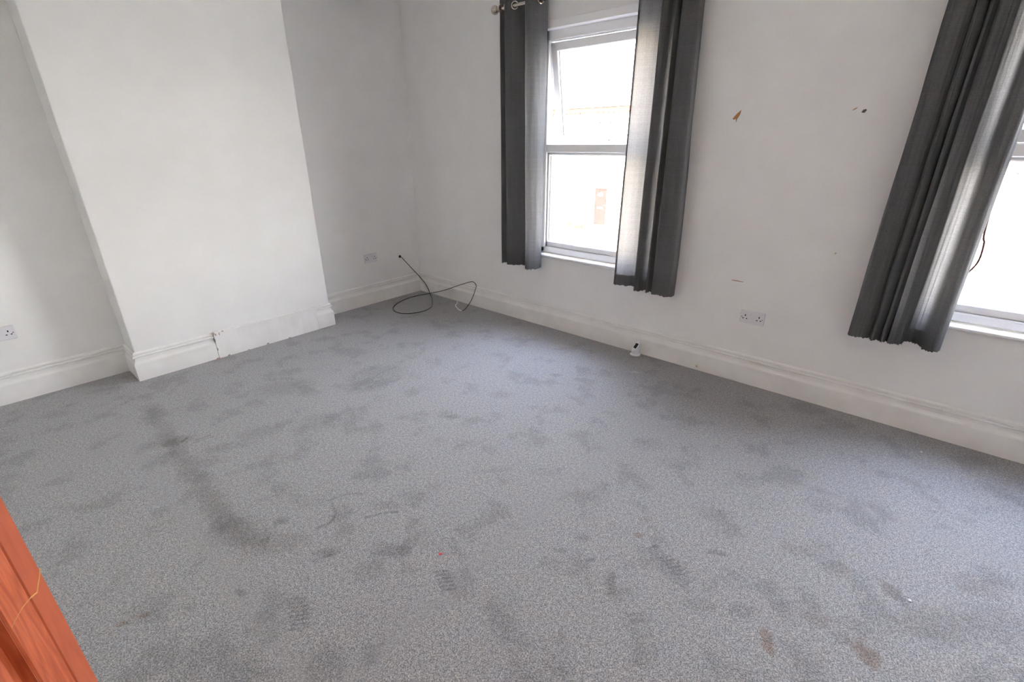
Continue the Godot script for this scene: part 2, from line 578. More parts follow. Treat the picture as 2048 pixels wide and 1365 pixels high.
func skirtings() -> void:
	var s := mb()
	sweep(s, [Vector2(0.022, -0.02), Vector2(0.022, ZB)], profile(), -1.0)
	var o := build(s, "baseboard_right", M.gloss)
	tag(o, "white moulded skirting board under the windows", "skirting board", "", "structure")
	s = mb()
	lathe(s, [Vector2(0.0, 0.009), Vector2(0.007, 0.008), Vector2(0.011, 0.004), Vector2(0.013, 0.0)], Vector3(0.0005, 0.032, 3.098), 14, Basis(Vector3.BACK, PI / 2))
	var cap := build(s, "screw_cap", mat(Color(0.88, 0.85, 0.74), 0.5), o)
	cap.set_meta("label", "small cream round cap")
	s = mb()
	lathe(s, [Vector2(0.0, 0.0105), Vector2(0.003, 0.010), Vector2(0.0035, 0.007)], Vector3(0.0005, 0.032, 3.098), 10, Basis(Vector3.BACK, PI / 2))
	build(s, "screw_head", mat(Color(0.55, 0.48, 0.35), 0.5), o)

	s = mb()
	sweep(s, [Vector2(-1.2187, -0.022), Vector2(0.0, -0.022)], profile(), -1.0)
	tag(build(s, "baseboard_far_right", M.gloss), "white skirting board in the recess right of the chimney breast", "skirting board", "", "structure")
	s = mb()
	sweep(s, [Vector2(XL, -0.022), Vector2(-2.6427, -0.022)], profile(), -1.0)
	tag(build(s, "baseboard_far_left", M.gloss), "white skirting board in the recess left of the chimney breast", "skirting board", "", "structure")
	s = mb()
	sweep(s, [Vector2(XL, 3.70), Vector2(XL, 0.0)], profile(), -1.0)
	tag(build(s, "baseboard_left", M.gloss), "white skirting board along the doorway wall", "skirting board", "", "structure")

	s = mb()
	sweep(s, [Vector2(0.0, ZB), Vector2(XL, ZB), Vector2(XL, 4.60)], profile(), -1.0)
	tag(build(s, "baseboard_back", M.gloss), "white skirting board along the wall behind the viewer", "skirting board", "", "structure")

	# chimney breast: moulded board left, a plain patch board, a moulded piece at the right end
	var br := base("baseboard_breast")
	tag(br, "white skirting round the chimney breast with a plain board let in", "skirting board", "", "structure")
	s = mb()
	sweep(s, [Vector2(-2.6457, -0.005), Vector2(-2.6457, 0.2366), Vector2(-2.165, 0.2366)], profile(), -1.0)
	build(s, "skirting_board", M.gloss, br)
	s = mb()
	sweep(s, [Vector2(-1.352, 0.2366), Vector2(-1.2157, 0.2366), Vector2(-1.2157, -0.005)], profile(), -1.0)
	build(s, "skirting_board", M.gloss, br)
	s = mb()
	# plain board, its edges a little ragged with old paint and filler
	var top := []
	var n := 40
	var rng := RandomNumberGenerator.new()
	rng.seed = 4
	for i in n + 1:
		var t := float(i) / n
		top.append(Vector3(lerpf(-2.163, -1.355, t), 0.207 + rng.randf_range(-0.0015, 0.002) + (0.004 if i < 3 else 0.0), 0.2616 + rng.randf_range(-0.0006, 0.0006)))
	for i in n:
		var a: Vector3 = top[i]
		var b: Vector3 = top[i + 1]
		var a0 := Vector3(a.x, 0.0, a.z)
		var b0 := Vector3(b.x, 0.0, b.z)
		quad(s, a0, b0, b - Vector3(0, 0.003, 0), a - Vector3(0, 0.003, 0))
		quad(s, a - Vector3(0, 0.003, 0), b - Vector3(0, 0.003, 0), b - Vector3(0, 0, 0.003), a - Vector3(0, 0, 0.003))
		quad(s, a - Vector3(0, 0, 0.003), b - Vector3(0, 0, 0.003), Vector3(b.x, b.y, 0.2376), Vector3(a.x, a.y, 0.2376))
	quad(s, Vector3(-2.163, 0, 0.2376), Vector3(-2.163, 0, 0.2616), Vector3(-2.163, 0.207, 0.2616), Vector3(-2.163, 0.207, 0.2376))
	var pb := build(s, "patch_board", M.gloss, br)
	pb.set_meta("label", "plain flat board let into the moulded skirting")
	# flaked paint and bare wood round the joint
	var bare := mat(Color(0.68, 0.63, 0.56), 0.9)
	for q in [[-2.164, 0.20, 0.010, 0.012], [-2.15, 0.19, 0.004, 0.010], [-2.10, 0.205, 0.006, 0.005], [-2.163, 0.15, 0.004, 0.014], [-2.125, 0.19, 0.003, 0.012], [-2.16, 0.075, 0.004, 0.012], [-2.095, 0.004, 0.010, 0.006], [-1.80, 0.006, 0.012, 0.007], [-1.95, 0.003, 0.006, 0.004], [-1.62, 0.003, 0.012, 0.004]]:
		s = mb()
		lathe(s, [Vector2(0, 0.0012), Vector2(0.7, 0.0010), Vector2(1.0, 0.0)], Vector3.ZERO, 7, Basis(Vector3.RIGHT, PI / 2))
		var f := build(s, "paint_flake", bare, br)
		f.position = Vector3(q[0], q[1], 0.2618)
		f.scale = Vector3(q[2], q[3], 1.0)
	s = mb()
	cbox(s, Vector3(-2.185, 0.0, 0.2625), Vector3(-2.16, 0.010, 0.270), 0.003)
	var chip := build(s, "wood_splinter", mat(Color(0.80, 0.62, 0.54), 0.8), br)
	chip.set_meta("label", "small pinkish wood splinter at the joint")

# ---------------------------------------------------------------- windows
func bar(st: SurfaceTool, lo: Vector3, hi: Vector3) -> void:
	cbox(st, lo, hi, 0.006)

func one_window(n: int, z0: float, z1: float, label: String, opened: float) -> void:
	var w := base("window_%d" % n)
	tag(w, label, "window", "", "structure")
	var xf := 0.055      # inner face of the frame
	var xb := 0.125
	var y0 := 0.652
	var y1 := 2.315
	var s := mb()
	# head board and trims
	bar(s, Vector3(0.008, 2.268, z0 - 0.03), Vector3(0.06, 2.325, z1 + 0.03))
	build(s, "head_trim", M.upvc, w)
	s = mb()
	var ff := 0.062
	bar(s, Vector3(xf, y0, z0), Vector3(xb, y1, z0 + ff))
	bar(s, Vector3(xf, y0, z1 - ff), Vector3(xb, y1, z1))
	bar(s, Vector3(xf, 2.205, z0), Vector3(xb, y1, z1))
	bar(s, Vector3(xf, y0, z0), Vector3(xb, 0.70, z1))
	bar(s, Vector3(xf, 1.446, z0 + ff - 0.004), Vector3(xb, 1.508, z1 - ff + 0.004))
	build(s, "frame", M.upvc, w)
	# inner glazing beads of the fixed lower light
	s = mb()
	var b := 0.02
	bar(s, Vector3(0.07, 0.70, z0 + ff), Vector3(0.1, 0.70 + 0.045, z1 - ff))
	bar(s, Vector3(0.07, 1.446 - b, z0 + ff), Vector3(0.1, 1.446, z1 - ff))
	bar(s, Vector3(0.07, 0.70, z0 + ff), Vector3(0.1, 1.446, z0 + ff + b))
	bar(s, Vector3(0.07, 0.70, z1 - ff - b), Vector3(0.1, 1.446, z1 - ff))
	build(s, "glazing_bead", M.upvc, w)
	s = mb()
	for z in [z0 + ff + b, z1 - ff - b - 0.003]:
		box(s, Vector3(0.082, 0.745, z), Vector3(0.094, 1.426, z + 0.003))
	build(s, "gasket", M.seal, w)
	s = mb()
	box(s, Vector3(0.092, 0.73, z0 + ff + 0.005), Vector3(0.098, 1.44, z1 - ff - 0.005))
	build(s, "pane", M.glass, w)
	# top-hung sash, pushed out at its foot
	var sash := Node3D.new()
	sash.name = "sash"
	w.add_child(sash, true)
	sash.position = Vector3(0.10, 2.200, (z0 + z1) / 2.0)
	sash.rotation.z = opened
	var hw := (z1 - z0) / 2.0 - ff - 0.004
	var hh := 0.690
	s = mb()
	var t := 0.058
	bar(s, Vector3(-0.035, -hh, -hw), Vector3(0.03, 0.0, -hw + t))
	bar(s, Vector3(-0.035, -hh, hw - t), Vector3(0.03, 0.0, hw))
	bar(s, Vector3(-0.035, -t, -hw), Vector3(0.03, 0.0, hw))
	bar(s, Vector3(-0.035, -hh, -hw), Vector3(0.03, -hh + t, hw))
	build(s, "sash_frame", M.upvc, sash)
	s = mb()
	for z in [-hw + t, hw - t - 0.003]:
		box(s, Vector3(-0.022, -hh + t, z), Vector3(-0.006, -t, z + 0.003))
	build(s, "gasket", M.seal, sash)
	s = mb()
	box(s, Vector3(-0.008, -hh + t - 0.01, -hw + t - 0.01), Vector3(-0.002, -t + 0.01, hw - t + 0.01))
	build(s, "pane", M.glass, sash)
	# cockspur handle on the bottom rail
	s = mb()
	cbox(s, Vector3(-0.043, -hh + 0.008, 0.055), Vector3(-0.034, -hh + 0.050, 0.085), 0.003)
	tube(s, [Vector3(-0.045, -hh + 0.028, 0.07), Vector3(-0.062, -hh + 0.03, 0.07), Vector3(-0.066, -hh + 0.06, 0.085), Vector3(-0.062, -hh + 0.125, 0.125)], 0.0065, 8)
	build(s, "handle", M.upvc, sash)
	s = mb()
	lathe(s, [Vector2(0, 0.003), Vector2(0.004, 0.002), Vector2(0.006, 0.0)], Vector3(-0.035, -hh + 0.02, 0.045), 10, Basis(Vector3.BACK, PI / 2))
	lathe(s, [Vector2(0, 0.003), Vector2(0.003, 0.002), Vector2(0.004, 0.0)], Vector3(-0.035, -hh + 0.018, 0.105), 10, Basis(Vector3.BACK, PI / 2))
	build(s, "handle_screw", M.seal, sash)
	# inner sill board with a rounded nose, and the outer sill
	s = mb()
	cbox(s, Vector3(-0.012, 0.622, z0 - 0.05), Vector3(0.019, 0.648, z1 + 0.05), 0.008)
	box(s, Vector3(0.015, 0.622, z0), Vector3(0.12, 0.6475, z1))
	build(s, "sill_board", M.gloss, w)
	s = mb()
	box(s, Vector3(0.13, 0.60, z0 - 0.02), Vector3(0.27, 0.65, z1 + 0.02))
	build(s, "outer_sill", mat(Color(0.72, 0.68, 0.60), 0.85), w)

func windows() -> void:
	one_window(1, W1[0], W1[1], "white plastic window with its top light pushed open", 0.17)
	one_window(2, W2[0], W2[1], "white plastic window at the right edge behind a curtain", 0.0)

# ---------------------------------------------------------------- outside
func outside() -> void:
	var asphalt := triplanar(mat(Color.WHITE, 0.95), two_tone(noise_image(256, 0.08, 41, 3), Color(0.50, 0.50, 0.50), Color(0.60, 0.59, 0.58), 0.2, 0.8), Vector3.ONE * 0.7)
	var slabs := mat(Color(0.66, 0.64, 0.60), 0.95)
	var s := mb()
	box(s, Vector3(0.4, -2.9, -60), Vector3(220, -2.5, 80))
	tag(build(s, "road", asphalt), "pale asphalt road seen through the windows", "road", "", "structure")
	s = mb()
	box(s, Vector3(13.5, -2.55, -60), Vector3(21.9, -2.38, 5.8))
	tag(build(s, "pavement", slabs), "pale pavement in front of the house across the road", "pavement", "", "structure")
	terrace()
	# shrubs by the red door
	var leaf := [mat(Color(0.62, 0.66, 0.16), 0.8), mat(Color(0.42, 0.52, 0.20), 0.8)]
	var spots := [[-9.55, .42, 0, "yellow green shrub beside the drainpipe across the road"], [-8.7, .32, 0, "yellow green shrub in front of the red door across the road"], [-8.05, .22, 1, "small green shrub right of the red door across the road"], [-10.75, .5, 1, "green shrub under the ground floor window across the road"]]
	for q in spots:
		var o := base("shrub", Vector3(16.9, -2.38, q[0]))
		tag(o, q[3], "shrub", "shrubs across the road")
		shrub(o, q[1], leaf[q[2]], int(q[0] * -100))
	# far end of the side road
	var o2 := base("house", Vector3(118, -2.5, 9.0))
	tag(o2, "distant orange brick house at the end of the side road", "house")
	s = mb()
	box(s, Vector3(0, 0, 0), Vector3(8, 2.4, 22))
	build(s, "wall", M.brick_outer, o2)
	s = mb()
	quad(s, Vector3(-0.4, 2.4, -0.4), Vector3(-0.4, 2.4, 22.4), Vector3(4, 4.6, 22.4), Vector3(4, 4.6, -0.4))
	quad(s, Vector3(8.4, 2.4, 22.4), Vector3(8.4, 2.4, -0.4), Vector3(4, 4.6, -0.4), Vector3(4, 4.6, 22.4))
	tri(s, Vector3(-0.4, 2.4, -0.4), Vector3(4, 4.6, -0.4), Vector3(8.4, 2.4, -0.4))
	tri(s, Vector3(-0.4, 2.4, 22.4), Vector3(8.4, 2.4, 22.4), Vector3(4, 4.6, 22.4))
	build(s, "roof", mat(Color(0.42, 0.36, 0.35), 0.9), o2)
	car(Vector3(100, -2.5, 11.9))

func shrub(o: Node3D, r: float, m: Material, seed_: int) -> void:
	var rng := RandomNumberGenerator.new()
	rng.seed = seed_
	var s := mb()
	for i in 260:
		var d := Vector3(rng.randfn(), rng.randfn(), rng.randfn()).normalized()
		var c := Vector3(d.x, absf(d.y) * 0.8, d.z) * r * rng.randf_range(0.55, 1.0) + Vector3(0, 0.06, 0)
		var u := Vector3(rng.randfn(), rng.randfn(), rng.randfn()).normalized()
		var v := u.cross(d).normalized() * 0.035
		u = u * 0.06
		quad(s, c - u, c - v, c + u, c + v)
	var f := build(s, "foliage", m, o)
	f.set_meta("kind", "stuff")
	s = mb()
	for i in 5:
		var a := TAU * i / 5
		tube(s, [Vector3.ZERO, Vector3(cos(a) * 0.4, 0.45, sin(a) * 0.4) * r, Vector3(cos(a) * 0.8, 0.7, sin(a) * 0.8) * r], 0.012, 5)
	build(s, "stems", mat(Color(0.3, 0.22, 0.14), 0.9), o)

func terrace() -> void:
	var h := base("terraced_house", Vector3(18, -2.4, 0))
	tag(h, "pale rendered house with a red front door across the road", "house")
	var render := mat(Color(0.86, 0.80, 0.72), 0.9)
	var trim_c := mat(Color(0.52, 0.30, 0.20), 0.9)
	var white := mat(Color(0.92, 0.92, 0.92), 0.5)
	var gy := func(y: float) -> float: return y + 2.4
	var s := mb()
	box(s, Vector3(0, -0.1, -34), Vector3(7, gy.call(3.0), 5.5))
	build(s, "wall", render, h)
	s = mb()
	quad(s, Vector3(-0.35, gy.call(3.12), 5.8), Vector3(3.5, gy.call(5.6), 5.8), Vector3(3.5, gy.call(5.6), -34), Vector3(-0.35, gy.call(3.12), -34))
	quad(s, Vector3(7.35, gy.call(3.12), -34), Vector3(3.5, gy.call(5.6), -34), Vector3(3.5, gy.call(5.6), 5.8), Vector3(7.35, gy.call(3.12), 5.8))
	tri(s, Vector3(-0.35, gy.call(3.12), 5.8), Vector3(7.35, gy.call(3.12), 5.8), Vector3(3.5, gy.call(5.6), 5.8))
	build(s, "roof", mat(Color(0.66, 0.63, 0.62), 0.9), h)
	s = mb()
	box(s, Vector3(-0.16, gy.call(2.93), -34), Vector3(0.01, gy.call(3.1), 5.55))
	build(s, "cornice", trim_c, h)
	for i in 30:
		s = mb()
		box(s, Vector3(-0.1, gy.call(2.84), -13.0 + i * 0.26), Vector3(0.005, gy.call(2.935), -12.87 + i * 0.26))
		build(s, "dentil", trim_c, h)
	s = mb()
	box(s, Vector3(-0.05, gy.call(0.33), -7.55), Vector3(0.01, gy.call(0.42), 5.52))
	build(s, "string_course", trim_c, h)
	# front door
	var d := Node3D.new()
	d.name = "front_door"
	h.add_child(d, true)
	var red := mat(Color(0.57, 0.115, 0.11), 0.95)
	red.metallic_specular = 0.1
	s = mb()
	cbox(s, Vector3(-0.03, gy.call(-2.2), -8.65), Vector3(0.01, gy.call(-0.5), -7.98), 0.008)
	build(s, "door_leaf", red, d)
	s = mb()
	cbox(s, Vector3(-0.05, gy.call(-2.24), -8.74), Vector3(0.01, gy.call(0.0), -8.65), 0.01)
	cbox(s, Vector3(-0.05, gy.call(-2.24), -7.98), Vector3(0.01, gy.call(0.0), -7.89), 0.01)
	for i in 10:
		var a0 := PI * i / 10.0
		var a1 := PI * (i + 1) / 10.0
		var c := Vector3(-0.05, gy.call(0.0), -8.315)
		for k in 1:
			var p0 := c + Vector3(0, sin(a0) * 0.16, -cos(a0) * 0.335)
			var p1 := c + Vector3(0, sin(a1) * 0.16, -cos(a1) * 0.335)
			var q0 := c + Vector3(0, sin(a0) * 0.25, -cos(a0) * 0.425)
			var q1 := c + Vector3(0, sin(a1) * 0.25, -cos(a1) * 0.425)
			quad(s, p0, p1, q1, q0)
			quad(s, q0, q1, q1 + Vector3(0.06, 0, 0), q0 + Vector3(0.06, 0, 0))
	build(s, "door_surround", mat(Color(0.82, 0.48, 0.40), 0.7), d)
	s = mb()
	box(s, Vector3(-0.02, gy.call(-0.46), -8.64), Vector3(0.005, gy.call(0.14), -7.99))
	build(s, "fanlight", mat(Color(0.55, 0.66, 0.72), 0.1), d)
	s = mb()
	cbox(s, Vector3(-0.045, gy.call(-0.52), -8.66), Vector3(0.01, gy.call(-0.45), -7.97), 0.008)
	build(s, "transom", red, d)
	s = mb()
	cbox(s, Vector3(-0.045, gy.call(-1.42), -8.48), Vector3(-0.02, gy.call(-1.34), -8.2), 0.008)
	build(s, "letter_plate", white, d)
	s = mb()
	for k in 5:
		var a := PI * (k + 0.5) / 5.0
		tube(s, [Vector3(-0.035, gy.call(-0.82), -8.34), Vector3(-0.035, gy.call(-0.82) + sin(a) * 0.17, -8.34 - cos(a) * 0.17)], 0.018, 6)
	build(s, "fan_window", white, d)
	s = mb()
	lathe(s, [Vector2(0.0, 0.05), Vector2(0.03, 0.04), Vector2(0.03, 0.02), Vector2(0.012, 0.0)], Vector3(-0.03, gy.call(-1.25), -8.07), 10, Basis(Vector3.BACK, PI / 2))
	build(s, "door_knob", white, d)
	s = mb()
	cbox(s, Vector3(-0.5, -0.02, -8.9), Vector3(0.0, 0.17, -7.75), 0.01)
	build(s, "step", mat(Color(0.8, 0.78, 0.74), 0.9), h)
	# windows
	for q in [[-11.6, -9.98, -1.73, 0.3], [-8.66, -8.02, 1.6, 2.5], [-11.5, -10.1, 1.0, 2.5], [-6.6, -5.2, -1.7, 0.25], [-6.5, -5.2, 1.0, 2.5], [-4.2, -2.8, 1.0, 2.5], [-4.2, -2.8, -1.7, 0.25]]:
		var wn := Node3D.new()
		wn.name = "window"
		h.add_child(wn, true)
		s = mb()
		var y0: float = gy.call(q[2])
		var y1: float = gy.call(q[3])
		for e in [[q[0], y0, q[0] + 0.09, y1], [q[1] - 0.09, y0, q[1], y1], [q[0], y0, q[1], y0 + 0.09], [q[0], y1 - 0.09, q[1], y1], [q[0], (y0 + y1) / 2 - 0.04, q[1], (y0 + y1) / 2 + 0.04]]:
			cbox(s, Vector3(-0.035, e[1], e[0]), Vector3(0.01, e[3], e[2]), 0.008)
		build(s, "window_frame", white, wn)
		s = mb()
		box(s, Vector3(-0.012, y0 + 0.05, q[0] + 0.05), Vector3(0.005, y1 - 0.05, q[1] - 0.05))
		build(s, "window_pane", mat(Color(0.62, 0.64, 0.66), 0.1), wn)
		s = mb()
		cbox(s, Vector3(-0.06, y1, q[0] - 0.1), Vector3(0.01, y1 + 0.19, q[1] + 0.1), 0.01)
		build(s, "lintel", mat(Color(0.23, 0.22, 0.26), 0.95), wn)
		s = mb()
		cbox(s, Vector3(-0.1, y0 - 0.1, q[0] - 0.06), Vector3(0.01, y0, q[1] + 0.06), 0.01)
		build(s, "window_sill", trim_c, wn)
	s = mb()
	tube(s, [Vector3(-0.09, 0.1, -9.47), Vector3(-0.09, gy.call(2.9), -9.47)], 0.045, 10)
	build(s, "drainpipe", mat(Color(0.50, 0.30, 0.22), 0.9), h)

func car(at: Vector3) -> void:
	var o := base("car", at)
	tag(o, "distant silver car parked at the end of the side road", "car")
	var s := mb()
	cbox(s, Vector3(-2.0, 0.28, -0.85), Vector3(2.0, 0.86, 0.85), 0.16)
	build(s, "body", mat(Color(0.55, 0.57, 0.60), 0.3, 0.3), o)
	s = mb()
	var lo := [Vector3(-1.15, 0.82, -0.78), Vector3(1.7, 0.82, -0.78), Vector3(1.7, 0.82, 0.78), Vector3(-1.15, 0.82, 0.78)]
	var hi := [Vector3(-0.4, 1.40, -0.62), Vector3(1.25, 1.40, -0.62), Vector3(1.25, 1.40, 0.62), Vector3(-0.4, 1.40, 0.62)]
	for i in 4:
		quad(s, lo[(i + 1) % 4], lo[i], hi[i], hi[(i + 1) % 4])
	build(s, "windows", mat(Color(0.20, 0.24, 0.28), 0.1), o)
	s = mb()
	cbox(s, Vector3(-0.45, 1.38, -0.64), Vector3(1.3, 1.45, 0.64), 0.03)
	build(s, "roof", mat(Color(0.55, 0.57, 0.60), 0.3, 0.3), o)
	for q in [[-1.3, -0.76], [1.3, -0.76], [-1.3, 0.76], [1.3, 0.76]]:
		s = mb()
		lathe(s, [Vector2(0, -0.1), Vector2(0.27, -0.1), Vector2(0.31, -0.07), Vector2(0.31, 0.07), Vector2(0.27, 0.1), Vector2(0, 0.1)], Vector3(q[0], 0.31, q[1]), 16, Basis(Vector3.RIGHT, PI / 2))
		build(s, "wheel", M.black, o)
	for z in [-0.62, 0.62]:
		s = mb()
		cbox(s, Vector3(-2.02, 0.58, z - 0.16), Vector3(-1.9, 0.74, z + 0.16), 0.03)
		build(s, "headlight", mat(Color(0.85, 0.87, 0.9), 0.1), o)

# ---------------------------------------------------------------- curtains
func pole(z0: float, z1: float, label: String) -> void:
	var o := base("curtain_pole", Vector3(-0.09, 2.43, z0))
	tag(o, label, "curtain pole")
	var len_ := z1 - z0
	var s := mb()
	tube(s, [Vector3.ZERO, Vector3(0, 0, len_)], 0.013, 14)
	build(s, "rod", M.chrome, o)
	for e in [[0.0, -1.0], [len_, 1.0]]:
		s = mb()
		var pr := [Vector2(0.013, -0.004), Vector2(0.018, 0.0), Vector2(0.018, 0.008), Vector2(0.012, 0.014)]
		for k in 13:
			var a: float = -PI / 2 + 0.42 + (PI - 0.42) * k / 12.0
			pr.append(Vector2(maxf(cos(a) * 0.031, 0.0001), 0.043 + sin(a) * 0.031))
		lathe(s, pr, Vector3(0, 0, e[0]), 20, Basis(Vector3.RIGHT, PI / 2 * e[1]))
		build(s, "finial", M.chrome, o)
	for z in [0.07, len_ - 0.07]:
		s = mb()
		tube(s, [Vector3(0.0, 0, z), Vector3(0.11, 0, z)], 0.008, 8)
		lathe(s, [Vector2(0.0, 0.0), Vector2(0.028, 0.0), Vector2(0.028, 0.006), Vector2(0.0, 0.008)], Vector3(0.11, 0, z), 16, Basis(Vector3.BACK, PI / 2))
		build(s, "bracket", M.chrome, o)

# plan: fold line seen from above as (x, z) at the top and at the foot
func curtain(label: String, plan_top: Array, plan_foot: Array, y_foot: float, seed_: int, hem_near := 0.015, hem_far := 0.015) -> void:
	var a := spline(plan_top, 9)
	var b := spline(plan_foot, 9)
	var n := a.size()
	var mid: Vector2 = (a[0] + a[n - 1]) / 2.0
	var run := [0.0]
	for i in range(1, n):
		run.append(run[i - 1] + a[i].distance_to(a[i - 1]))
	var o := base("curtain", Vector3(mid.x, y_foot, mid.y))
	tag(o, label, "curtain", "grey eyelet curtains")
	var y_top := 2.485
	var rows := 44
	var noise := FastNoiseLite.new()
	noise.seed = seed_
	noise.frequency = 1.3
	var at := func(i: int, t: float, drop: float) -> Vector3:
		# t: 0 at the top, 1 at the foot
		var q: Vector2 = a[i].lerp(b[i], smoothstep(0.0, 1.0, t))
		var wob := 0.004 * noise.get_noise_2d(i * 0.12, t * 1.6)
		var y := lerpf(y_top, y_foot, t)
		if drop > 0.0: y += 0.010 * noise.get_noise_2d(i * 0.22, 9.0) * t
		return Vector3(q.x + wob, y, q.y + 0.005 * noise.get_noise_2d(i * 0.06 + 40.0, t * 1.4)) - o.position
	var s := SurfaceTool.new()
	s.begin(Mesh.PRIMITIVE_TRIANGLES)
	s.set_smooth_group(0)
	for r in rows:
		var t0 := float(r) / rows
		var t1 := float(r + 1) / rows
		for i in n - 1:
			quad(s, at.call(i, t0, 1.0), at.call(i + 1, t0, 1.0), at.call(i + 1, t1, 1.0), at.call(i, t1, 1.0))
	s.index()
	build(s, "fabric", M.cloth, o)
	# doubled cloth: foot hem and header band, a hair behind the face
	for band in [["hem", 0.958, 1.0, 0.0025], ["header", 0.0, 0.05, 0.0025], ["side_hem", 0.05, 0.958, 0.0025]]:
		s = SurfaceTool.new()
		s.begin(Mesh.PRIMITIVE_TRIANGLES)
		s.set_smooth_group(0)
		var k := 4 if band[0] != "side_hem" else 30
		for r in k:
			var t0 := lerpf(band[1], band[2], float(r) / k)
			var t1 := lerpf(band[1], band[2], float(r + 1) / k)
			for i in n - 1:
				if band[0] == "side_hem" and run[i] > hem_near and run[n - 1] - run[i + 1] > hem_far: continue
				var off := Vector3(band[3], 0, 0)
				quad(s, at.call(i, t0, 1.0) + off, at.call(i + 1, t0, 1.0) + off, at.call(i + 1, t1, 1.0) + off, at.call(i, t1, 1.0) + off)
		s.index()
		build(s, band[0], M.cloth, o)
	# eyelets where the cloth crosses the pole
	for i in range(1, n - 1):
		if (a[i].x + 0.09) * (a[i + 1].x + 0.09) < 0.0:
			var d: Vector2 = (a[i + 1] - a[i]).normalized()
			var tm := TorusMesh.new()
			tm.inner_radius = 0.019
			tm.outer_radius = 0.029
			tm.rings = 24
			tm.ring_segments = 8
			var e := MeshInstance3D.new()
			e.mesh = tm
			e.material_override = M.chrome
			e.name = "eyelet"
			o.add_child(e, true)
			var nrm := Vector3(d.y, 0, -d.x)
			var tan := Vector3(d.x, 0, d.y)
			e.transform = Transform3D(Basis(tan, nrm, tan.cross(nrm)), Vector3(a[i].x, 2.43, a[i].y) - o.position)

func v2(list: Array) -> Array:
	var out := []
	for q in list: out.append(Vector2(q[0], q[1]))
	return out

